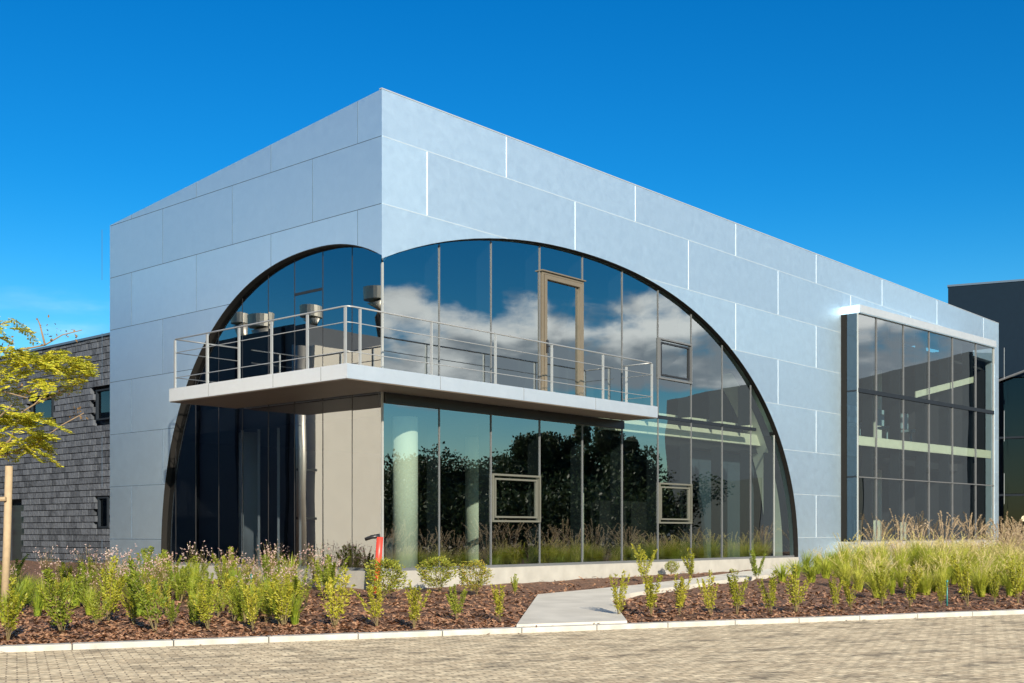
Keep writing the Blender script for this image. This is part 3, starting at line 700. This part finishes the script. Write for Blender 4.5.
# ------------------------------------------------------------------ neighbours across the way (seen in the glass)
def neighbour():
    b = empty('workshop_building', (-7.7, 11.2, ROAD_Z)); tag(b, 'cream and black workshop with steel roof vents, mirrored in the side glass', 'building')
    z = -ROAD_Z
    def bx(n, a, c, mat): return MB().box((a[0]+7.7, a[1]-11.2, a[2]+z), (c[0]+7.7, c[1]-11.2, c[2]+z)).build(n, mat, b)
    bx('wall', (-30, 11.6, -.6), (-7.2, 45, 6.75), M['darkroof'])
    c = MB().prism([(-30, -.6), (-7.2, -.6), (-7.2, 6.1), (-8.6, 6.1), (-10, 6.5), (-30, 6.5)], lambda p: (p[0]+7.7, 0, p[1]+z), lambda p: (p[0]+7.7, .395, p[1]+z)); c.build('wall', M['plaster'], b)
    MB().tube([(1.05, -.05, -.6+z), (1.05, -.05, 6.0+z)], .15, 12).build('downpipe', M['steel'], b, smooth=True)
    for zz in (1.05, 2.45, 4.6): bx('pipe_bracket', (-7.198, 11.12, zz), (-6.5, 11.18, zz+.07), M['black'])
    for k in range(9): bx('wall_rib', (-7.195, 12.4+2.3*k, -.6), (-7.14, 12.5+2.3*k, 6.7), M['fin'])
    for x, y, s in ((234.8, 320, .75), (257, 324, .95), (302.4, 315, .8), (367, 296, 1.0)):
        r = ray(x, y); t = ((8.6 if x < 350 else 10.5)+13.96)/r[0]; P = CAM+r*t; X, Y, Z = -P[0]+7.7, P[1]-11.2, P[2]+z
        v = MB(); v.tube([(X, Y, Z-.06), (X, Y, Z+.34*s), (X, Y, Z+.36*s)], [.42*s, .44*s, .36*s], 20); vo = v.build('roof_vent', M['steel'], b, smooth=False)
        n = MB(); n.tube([(X-.05, Y, Z-.07), (X-.25*s, Y, Z-.55), (X-.4*s, Y, 6.7+z)], [.36*s, .22*s, .2*s], 14); n.build('duct', M['steel'], vo, smooth=True)
    # block opposite the street front
    o = np.array([47.5, -25.]); e = np.array([39.4, -8.6]); d = e-o; ln = np.linalg.norm(d); ux = d/ln; uy = np.array([-ux[1], ux[0]])
    if uy @ (np.array([100, 0])-o) < 0: uy = -uy
    w = empty('warehouse', (o[0], o[1], ROAD_Z)); tag(w, 'grey warehouse across the yard, mirrored in the arch and bay glass', 'building')
    m = MB().obox((0, 0, z), ux, uy, (-1, 0, -.6), (ln, 12, 9.0-z+z)); m.build('wall', simple('grey_wall_sheet', (.03, .042, .056), .8), w)
    m = MB().obox((0, 0, z), ux, uy, (0, -.05, 0), (ln*.5, -.003, 3.6)); m.build('glazing', M['black'], w)
neighbour()

# ------------------------------------------------------------------ plants
def mesh_polys(name, v, f):
    me = bpy.data.meshes.new(name); me.from_pydata([tuple(p) for p in v], [], f); return me
def unit(a): return a/max(np.linalg.norm(a), 1e-9)
def leaf(v, f, c, d, n, l, w):
    s = unit(np.cross(d, n)); k = len(v)
    v += [c, c+d*l*.45+s*w/2, c+d*l, c+d*l*.45-s*w/2]; f.append((k, k+1, k+2, k+3))
def shrub_mesh(R, h, w, n, lsize, style):
    """stems fan out from the base and carry leaves along their upper part; returns foliage and stem meshes"""
    v, f = [], []; st = MB(); ns = {'upright': 9, 'round': 12, 'loose': 7}[style]
    for i in range(ns):
        a = R.uniform(0, 6.28); sp = R.uniform(.15, 1)*w/2
        hh = h*R.uniform(.65, 1.05)
        if style == 'round': tip = np.array([math.cos(a)*sp*.75, math.sin(a)*sp*.75, h*R.uniform(.55, .9)])
        else: tip = np.array([math.cos(a)*sp, math.sin(a)*sp, hh])
        mid = tip*.5+np.array([0, 0, h*.08])+R.normal(0, .015, 3)
        pts = [np.array([math.cos(a)*.01, math.sin(a)*.01, -.03]), mid, tip]
        st.tube(pts, [.007, .005, .002], 5, False)
        for k in range(n//ns):
            t = R.uniform(.22 if style != 'round' else .4, 1.05)
            p = pts[0]*(1-t)**2+2*mid*t*(1-t)+tip*t*t
            if style == 'round':
                q = unit(R.normal(0, 1, 3)); rr = R.uniform(.5, 1)**.5*(1+.22*math.sin(q[0]*5+q[2]*4+h))*(1.12 if R.random() < .06 else 1); p = np.array([q[0]*w/2*rr, q[1]*w/2*rr, h*.58+q[2]*h*.42*rr]); 
            else: p = p+R.normal(0, .028*(1.3-t), 3)
            d = unit(np.array([R.normal(0, .7)+p[0]*3, R.normal(0, .7)+p[1]*3, R.uniform(.1, 1.1)]))
            leaf(v, f, p, d, unit(R.normal(0, 1, 3)), lsize*R.uniform(.7, 1.3), lsize*R.uniform(.32, .5))
    return mesh_polys('foliage', v, f), st
def grass_mesh(R, h, spread, n, w=.008, droop=.5):
    v, f = [], []
    for i in range(n):
        a = R.uniform(0, 6.28); r0 = R.uniform(0, .09); hh = h*R.uniform(.5, 1.05); out = spread*R.uniform(.1, 1)
        side = np.array([-math.sin(a+R.normal(0, .6)), math.cos(a), 0]); side = unit(side); k = len(v); ww = w*R.uniform(.7, 1.4)
        for j, t in enumerate((0, .4, .75, 1.)):
            p = np.array([math.cos(a)*(r0+out*t*t), math.sin(a)*(r0+out*t*t), hh*(t-droop*.3*t**3)-.02])
            if j < 3: v += [p-side*ww*(1-.25*j)/2, p+side*ww*(1-.25*j)/2]
            else: v.append(p)
        f += [(k, k+1, k+3, k+2), (k+2, k+3, k+5, k+4), (k+4, k+5, k+6)]
    return mesh_polys('blades', v, f)
def plume_mesh(R, h, n, spread):
    v, f = [], []
    for i in range(n):
        a = R.uniform(0, 6.28); out = spread*R.uniform(.2, 1); hh = h*R.uniform(.75, 1.1); s = np.array([-math.sin(a), math.cos(a), 0])
        P = lambda t: np.array([math.cos(a)*out*t**1.8, math.sin(a)*out*t**1.8, hh*(t-.1*t**4)])
        k = len(v)
        for t in (0, .6, 1.): p = P(t); v += [p-s*.002, p+s*.002]
        f += [(k, k+1, k+3, k+2), (k+2, k+3, k+5, k+4)]
        for j in range(46):
            t = R.uniform(.74, 1.03); p = P(t); d = unit(unit(P(t+.05)-p)+R.normal(0, .45, 3)); leaf(v, f, p, d, unit(R.normal(0, 1, 3)), .035, .009)
    return mesh_polys('plumes', v, f)
def gaura_mesh(R, h, n):
    v, f, pv, pf = [], [], [], []
    for i in range(n):
        a = R.uniform(0, 6.28); out = R.uniform(.1, .38); hh = h*R.uniform(.55, 1.1); s = np.array([-math.sin(a), math.cos(a), 0])
        P = lambda t: np.array([math.cos(a)*out*t**1.5, math.sin(a)*out*t**1.5, hh*(t-.08*t**3)])
        k = len(v)
        for t in (0, .5, 1.): p = P(t); v += [p-s*.0025, p+s*.0025]
        f += [(k, k+1, k+3, k+2), (k+2, k+3, k+5, k+4)]
        for j in range(16):
            t = R.uniform(.05, .7); leaf(v, f, P(t), unit(R.normal(0, 1, 3)+np.array([0, 0, .6])), unit(R.normal(0, 1, 3)), .05, .014)
        for j in range(R.integers(1, 4)):
            c = P(R.uniform(.8, 1.02))+R.normal(0, .012, 3)
            for q in range(4): leaf(pv, pf, c, unit(R.normal(0, 1, 3)), unit(R.normal(0, 1, 3)), .026, .019)
    return mesh_polys('leaves', v, f), mesh_polys('flowers', pv, pf)

class Kind:
    """one prototype, copied with its parts"""
    def __init__(s, name, parts): s.name, s.parts, s.used = name, parts, False
    def place(s, loc, rz, sc, label, cat, group):
        r = empty(s.name, loc, rz); r.scale = sc if isinstance(sc, tuple) else (sc, sc, sc); tag(r, label, cat, group)
        if s.name != 'background_tree': r.rotation_euler.x = random.uniform(-.13, .13); r.rotation_euler.y = random.uniform(-.13, .13)
        for (n, me) in s.parts: o = bpy.data.objects.new(n, me); col.objects.link(o); o.parent = r
        return r
def kinds(name, variants): return [Kind(name, p) for p in variants]
def mk(me, mat): me.materials.append(mat); return me
def mbmesh(mb, name, mat):
    me = bpy.data.meshes.new(name); me.from_pydata(mb.v, [], mb.f); me.materials.append(mat); return me
def shrubs(n, h, w, leaves, ls, style, mat):
    out = []
    for i in range(n):
        fo, st = shrub_mesh(RNG, h, w, leaves, ls, style); out.append([('foliage', mk(fo, mat)), ('stem', mbmesh(st, 'stem', M['stem']))])
    return out
UP = kinds('young_shrub', shrubs(6, 1, .70, 1000, .062, 'upright', M['shrub']))
LO = kinds('young_shrub', shrubs(5, 1, 1.0, 1250, .062, 'loose', M['shrub_green']))
RO = kinds('round_shrub', shrubs(4, 1, .86, 1900, .075, 'round', M['topiary']))
GY = kinds('grass_clump', [[('blades', mk(grass_mesh(RNG, .9, .5, 260, .010), M['grass_y'])), ('seed_heads', mk(plume_mesh(RNG, 1.02, 7, .5), M['seed']))] for _ in range(6)])
GG = kinds('grass_clump', [[('blades', mk(grass_mesh(RNG, 1, .5, 170, .016), M['grass_g']))] for _ in range(4)])
FG = kinds('fountain_grass', [[('blades', mk(grass_mesh(RNG, .7, .5, 110, .012), M['plume'])), ('plume', mk(plume_mesh(RNG, 1.05, 16, .5), M['plume']))] for _ in range(4)])
def gk():
    out = []
    for _ in range(4):
        a, b = gaura_mesh(RNG, 1, 22); out.append([('leaves', mk(a, M['gaura'])), ('flowers', mk(b, M['petal']))])
    return kinds('flowering_plant', out)
GA = gk()
RR = random.Random(21)
def at_px(ks, x, y, hpx, label, cat, group, wide=1.0):
    X, Y, z = ground(x, y); d = (np.array([X, Y, 0])-CAM)@FW; h = hpx*d/FPX
    k = ks[RR.randrange(len(ks))]; return k.place((X, Y, z-.02), RR.uniform(0, 6.28), (h*wide*RR.uniform(.85, 1.3), h*wide*RR.uniform(.85, 1.3), h), label, cat, group)
left_row = [(8, 637, 58), (62, 632, 66), (108, 620, 62), (155, 629, 66), (208, 627, 46), (253, 628, 42), (284, 624, 50), (335, 626, 60), (377, 624, 46), (414, 625, 46), (457, 617, 34), (500, 619, 36)]
for i, (x, y, h) in enumerate(left_row):
    ks = LO if i in (10,) else (LO if i in (1, 3) else UP)
    at_px(ks, x, y, h, 'leafy yellow-green shrub by the kerb left of the path, %s from the left edge' % ORD[i], 'shrub', 'shrubs along the kerb left of the path', 1.0 if i < 9 else .9)
right_row = [(619, 616, 44), (651, 613, 46), (679, 613, 42), (711, 614, 44), (737, 612, 42), (771, 612, 40), (796, 610, 44), (835, 609, 34), (851, 608, 34), (882, 605, 38), (910, 605, 42), (941, 604, 24), (968, 604, 48), (995, 602, 36), (1018, 601, 44)]
for i, (x, y, h) in enumerate(right_row):
    at_px(UP, x, y, h, 'slender yellow-green shrub by the kerb right of the path, %s from the path' % ORD[i], 'shrub', 'shrubs along the kerb right of the path', .8)
for x, y, h, l in ((440, 590, 34, 'round clipped shrub with reddish tips against the white plinth, left of two alike'), (477, 593, 34, 'round clipped shrub with reddish tips against the white plinth, right of two alike'),
                   (515, 594, 20, 'small low round shrub just left of the concrete path'), (383, 598, 40, 'round yellow-green shrub in front of the glass corner'), (330, 596, 40, 'wide round shrub left of the red standpipe'),
                   (270, 592, 38, 'round shrub in the middle of the left bed behind the kerb row'),
                   (643, 580, 34, 'upright young shrub beside the bend of the path, before the dark glass'), (671, 574, 14, 'tiny ball shaped shrub beyond the path bend'), (692, 578, 30, 'upright shrub under the lower right window of the arch'), (757, 579, 30, 'round yellow-green shrub near the right foot of the arch')):
    at_px(UP if 'upright' in l else (RO if 'round clipped' in l or 'ball' in l or 'corner' in l else LO), x, y, h, l, 'shrub', None, 1.0)
# mixed planting of the left bed
def zone(x, y):
    w = 'below the grey block wall' if x < 108 else 'below the blank side wall' if x < 165 else 'below the dark side glass' if x < 300 else 'below the cream side panes'
    return w + (', kerb side' if y > 600 else ', back row')
def gzone(x, y):
    w = 'left of the bay window' if x < 845 else 'before the left half of the bay window' if x < 920 else 'before the right half of the bay window' if x < 1000 else 'before the dark building'
    return w + (', front of the mass' if y > 582 else ', back of the mass')
lb = []
for i in range(54):
    for _ in range(30):
        x, y = RR.uniform(-10, 345), RR.uniform(584, 624)
        if x > 300 and y > 598: continue
        if all(abs(x-a)+2*abs(y-b) > 11 for a, b in lb): break
    lb.append((x, y))
    at_px(LO if i % 3 else UP, x, y, RR.uniform(26, 40), 'bushy green shrub among the flowers '+zone(x, y), 'shrub', 'shrubs among the flowers of the left bed', 1.0)
for i in range(62):
    x, y = RR.uniform(-10, 345), RR.uniform(580, 606)
    at_px(GA, x, y, RR.uniform(32, 46), 'wispy plant with small pale pink flowers '+zone(x, y), 'flower', 'pink flowering plants of the left bed')
for i in range(30):
    x, y = RR.uniform(-5, 300), RR.uniform(588, 628)
    at_px(GG, x, y, RR.uniform(34, 46), 'tuft of yellow-green grass in the left bed '+zone(x, y), 'grass', 'grass tufts of the left bed')
# golden grass of the right bed
for i in range(150):
    x = 800+235*RR.random()**.75; lo = 566; hi = 572+24*min(1, max(0, (x-815)/50)); y = lo+(hi-lo)*RR.random()
    if x < 850 and RR.random() < .4: ks = GG
    else: ks = GY
    at_px(ks, x, y, RR.uniform(24, 40)*(.7 if x < 840 else 1), 'feathery golden grass clump '+gzone(x, y) if ks is GY else 'green grass clump at the left end of the golden mass', 'grass', 'golden grass clumps of the right bed' if ks is GY else 'green grass clumps of the right bed', .9)
for i, x in enumerate((796, 812, 826, 782)):
    at_px(GG, x, 577+i % 2*4, 24, 'low deep green tuft right of the arch foot', 'grass', 'low green tufts beside the arch foot', 1.3)
# fountain grass along the foot of the bay
for i in range(10):
    t = (i+.5)/10; P = BAY0+(BAY1-BAY0)*(t*1.12-.03)+np.array([RR.uniform(-.2, .2), -.55-RR.uniform(0, .5)])
    FG[i % 4].place((P[0], P[1], -.28), RR.uniform(0, 6.28), RR.uniform(1.15, 1.6), 'tan plumed fountain grass at the foot of the bay window', 'grass', 'fountain grasses along the bay window')
for i in range(8):
    at_px(FG, RR.uniform(985, 1030), RR.uniform(562, 572), RR.uniform(36, 48), 'tan plumed grass beside the dark building at the right edge', 'grass', 'plumed grasses at the right edge')

# ------------------------------------------------------------------ the yellowing tree at the left edge
def left_tree():
    D = 15.0
    def P(x, y, dd=0.): return hitD(x, y, D+dd)
    base = P(-30, 600); base[2] = zg(base[0], base[1])-.05
    root = empty('young_tree', base); tag(root, 'young tree with feathery yellowing leaves reaching in at the left edge', 'tree')
    B = lambda p: tuple(np.array(p)-base)
    tr = MB(); tr.tube([B(base), B(P(-32, 540)), B(P(-28, 480, .1)), B(P(-30, 420, .1)), B(P(-24, 330, .1)), B(P(-30, 270))], [.06, .052, .045, .035, .022, .008], 10); tr.build('trunk', M['bark'], root, smooth=True)
    R = np.random.default_rng(8); br = MB(); v, f = [], []; dv, df = [], []
    limbs = [([(-29, 455), (5, 456), (40, 441), (62, 425), (84, 413)], -.1), ([(-28, 470), (10, 440), (22, 412), (35, 404), (52, 386), (54, 378)], .1), ([(-26, 380), (5, 392), (28, 398)], -.3), ([(-26, 350), (10, 352), (45, 345), (62, 335), (82, 330)], .2),
             ([(-26, 345), (-5, 325), (12, 322)], .0), ([(35, 404), (60, 393), (78, 384)], .25), ([(45, 345), (40, 325), (37, 318)], .2), ([(-27, 440), (-4, 420), (12, 405)], -.4)]
    for pts, dd in limbs:
        pp = [B(P(x, y, dd*(i+1)/len(pts))) for i, (x, y) in enumerate(pts)]; n = len(pp)
        br.tube(pp, [.012*(1-.8*i/(n-1))+.003 for i in range(n)], 6)
    def frond(c, a, up, L):
        d = np.array([math.cos(a), math.sin(a), up]); d = unit(d); s = unit(np.cross(d, (0, 0, 1)))
        m = 9
        for i in range(m):
            t = (i+1)/m; p = c+d*L*t+np.array([0, 0, -.3*L*t*t])
            for sg in (-1, 1):
                pd = unit(s*sg+d*.5+np.array([0, 0, R.normal(-.05, .12)])); pl = L*.36*(1-.55*abs(t-.45))
                for j in range(6):
                    q = p+pd*pl*(j+.5)/6
                    for s2 in (-1, 1): leaf(v, f, q, unit(d*s2*.8+pd*.6), unit(np.array([0, -.4, 1.])+R.normal(0, .7, 3)), .042, .017)
    def cluster(x0, x1, y0, y1, n, dd, L=.34):
        for i in range(n):
            u = R.random(); x = x0+(x1-x0)*u; y = y0+(y1-y0)*R.random()
            c = np.array(B(P(x, y, dd+R.normal(0, .28)))); frond(c, R.uniform(0, 6.28), R.uniform(-.55, .25), L*R.uniform(.7, 1.1))
    cluster(18, 88, 352, 364, 30, .1); cluster(36, 94, 362, 388, 20, .15); cluster(4, 40, 346, 374, 9, 0)
    cluster(-20, 44, 410, 454, 38, -.1); cluster(-15, 34, 404, 426, 12, .1); cluster(-30, 10, 314, 330, 12, 0); cluster(-70, -8, 325, 465, 50, .1)
    cluster(18, 44, 434, 448, 8, 0, .25); cluster(-16, 14, 372, 392, 8, 0)
    for (x0, x1, y0, y1, n) in ((28, 62, 318, 345, 22), (60, 84, 328, 340, 9), (66, 86, 408, 424, 22), (18, 36, 380, 402, 22), (0, 16, 335, 360, 16), (55, 72, 380, 398, 10)):
        for i in range(n):
            c = np.array(B(P(R.uniform(x0, x1), R.uniform(y0, y1), R.normal(.1, .1)))); leaf(dv, df, c, unit(R.normal(0, 1, 3)), unit(R.normal(0, 1, 3)), R.uniform(.03, .06), .028)
    br.build('branch', M['bark'], root, smooth=True)
    link('crown', mesh_polys('crown', v, f), M['tree_leaf'], root); link('dry_leaves', mesh_polys('dry_leaves', dv, df), M['dead_leaf'], root)
    a = P(4, 600, -.3); top = P(9, 466, -.3); zb = zg(a[0], a[1])-.1
    st = empty('tree_stake', (a[0], a[1], zb)); tag(st, 'rough round wooden stake supporting the young tree at the left edge', 'stake')
    q = np.array([a[0], a[1], zb]); m = MB(); m.tube([(0, 0, 0), tuple((top-q)*.5+np.array([.01, .01, 0])), tuple(top-q)], [.05, .047, .045], 12); m.build('post', M['wood'], st, smooth=True)
    c0, c1 = P(6, 499, -.36), P(-40, 501, -.3); m = MB(); m.tube([tuple(c0-q), tuple(c1-q)], .03, 8); m.build('crossbar', M['wood'], st)
left_tree()
# ------------------------------------------------------------------ small things in the bed
def small():
    X, Y, z = ground(376, 590); p = hitX(376, 560, -.45)
    r = empty('standpipe', (p[0], p[1], zg(p[0], p[1]))); tag(r, 'red leaning standpipe with a black spout beside the glass corner', 'standpipe')
    top = hitX(380, 537, -.45); d = np.array(top)-np.array(r.location)
    MB().tube([(0, 0, -.1), tuple(d*.55), tuple(d)], .056, 14).build('pipe', M['red'], r, smooth=True)
    m = MB(); m.tube([tuple(d+np.array([0, 0, .02])), tuple(d+np.array([-.1, .1, .0])), tuple(d+np.array([-.16, .2, -.04]))], [.04, .034, .03], 8); m.build('spout', M['black'], r, smooth=True)
    for x, y, h, l in ((251, 600, 26, 'thin teal irrigation riser standing in the left flower bed'), (947, 604, 24, 'thin teal irrigation riser standing in the right golden grass')):
        X, Y, z = ground(x, y); dd = (np.array([X, Y, 0])-CAM)@FW; hh = h*dd/FPX
        r = empty('irrigation_riser', (X, Y, z)); tag(r, l, 'irrigation riser', 'irrigation risers in the beds')
        MB().tube([(0, 0, -.1), (.005, 0, hh*.9)], .012, 8).build('pipe', M['teal'], r, smooth=True); MB().tube([(.005, 0, hh*.9), (.005, 0, hh*.93), (.005, 0, hh)], [.017, .02, .011], 10).build('nozzle', M['teal'], r, smooth=True)
small()
# ------------------------------------------------------------------ trees behind the camera, mirrored in the street glass
def back_trees():
    protos = []
    for k in range(4):
        R = np.random.default_rng(40+k); v, f = [], []; tall = k in (0, 1)
        blobs = [(R.normal(0, .16 if tall else .3), R.normal(0, .16 if tall else .3), R.uniform(.28, .92), R.uniform(.1, .2 if tall else .26)) for _ in range(22)]
        for (bx_, by, bz, br) in blobs:
            sh = 1-.75*max(0, bz-.6)/.4 if tall else 1
            for i in range(420):
                q = unit(R.normal(0, 1, 3)); p = np.array([bx_*sh, by*sh, bz])+q*br*R.uniform(.5, 1)*np.array([sh, sh, .8])
                leaf(v, f, p, unit(R.normal(0, 1, 3)), unit(R.normal(0, 1, 3)), .032, .02)
        tr = MB(); tr.tube([(0, 0, -.03), (.01, 0, .3), (0, .01, .75)], [.03, .022, .008], 8)
        for a in range(5): tr.tube([(0, 0, .2+.08*a), (.15*math.cos(a*2.2), .15*math.sin(a*2.2), .42+.08*a)], [.012, .004], 5)
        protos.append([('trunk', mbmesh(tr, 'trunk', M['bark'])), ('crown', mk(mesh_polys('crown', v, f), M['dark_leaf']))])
    ks = [Kind('background_tree', p) for p in protos]
    #  x in the mirrored picture, distance, height, sort
    for i, (x, d, ytop, k) in enumerate(((395, 52, 468, 2), (418, 48, 452, 3), (440, 50, 455, 2), (462, 54, 470, 3), (485, 50, 462, 2), (508, 56, 455, 3), (528, 50, 434, 0), (556, 52, 428, 1), (598, 50, 420, 0), (628, 52, 432, 1), (650, 54, 470, 2), (575, 60, 478, 3), (372, 56, 462, 3), (350, 54, 470, 2))):
        P = hitD(x, 531, d); h = .72+.6+d*(531-ytop)/FPX; kk = ks[k]
        wide = 1.15 if k > 1 else .95
        lab = 'tall dark tree across the road, %s of the mirrored row' if k < 2 else 'low spreading dark tree across the road, %s of the mirrored row'
        kk.place((P[0], -P[1], -.6), RR.uniform(0, 6), (h*wide, h*wide, h), lab % ORD[i], 'tree', 'trees across the road')
back_trees()
def across():
    R = np.random.default_rng(77)
    for i, x in enumerate((345, 395, 440, 485, 530, 575, 620, 660)):
        v, f = [], []; P = hitD(x, 531, 45); h = 2.6+R.random()*.8
        for k in range(1500):
            q = R.uniform(-1, 1, 3); p = np.array([q[0]*2.0, q[1]*.8, (q[2]*.5+.5)*h*(1-.15*q[0]**2+.1*math.sin(q[0]*5+i))])
            leaf(v, f, p, unit(R.normal(0, 1, 3)), unit(R.normal(0, 1, 3)), .22, .12)
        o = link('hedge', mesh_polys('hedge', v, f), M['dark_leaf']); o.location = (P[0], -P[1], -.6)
        tag(o, 'dark leafy hedge bush across the road, %s of the row mirrored in the street glass' % ORD[i], 'hedge', 'hedge bushes across the road')
    for i in range(22):
        P = hitD(335+15.5*i+R.uniform(-5, 5), 531, 40+R.uniform(-1, 1))
        FG[i % 4].place((P[0], -P[1], -.6), R.uniform(0, 6.28), R.uniform(1.2, 1.7), 'plumed grass across the road, mirrored in the street glass', 'grass', 'plumed grasses across the road')
across()
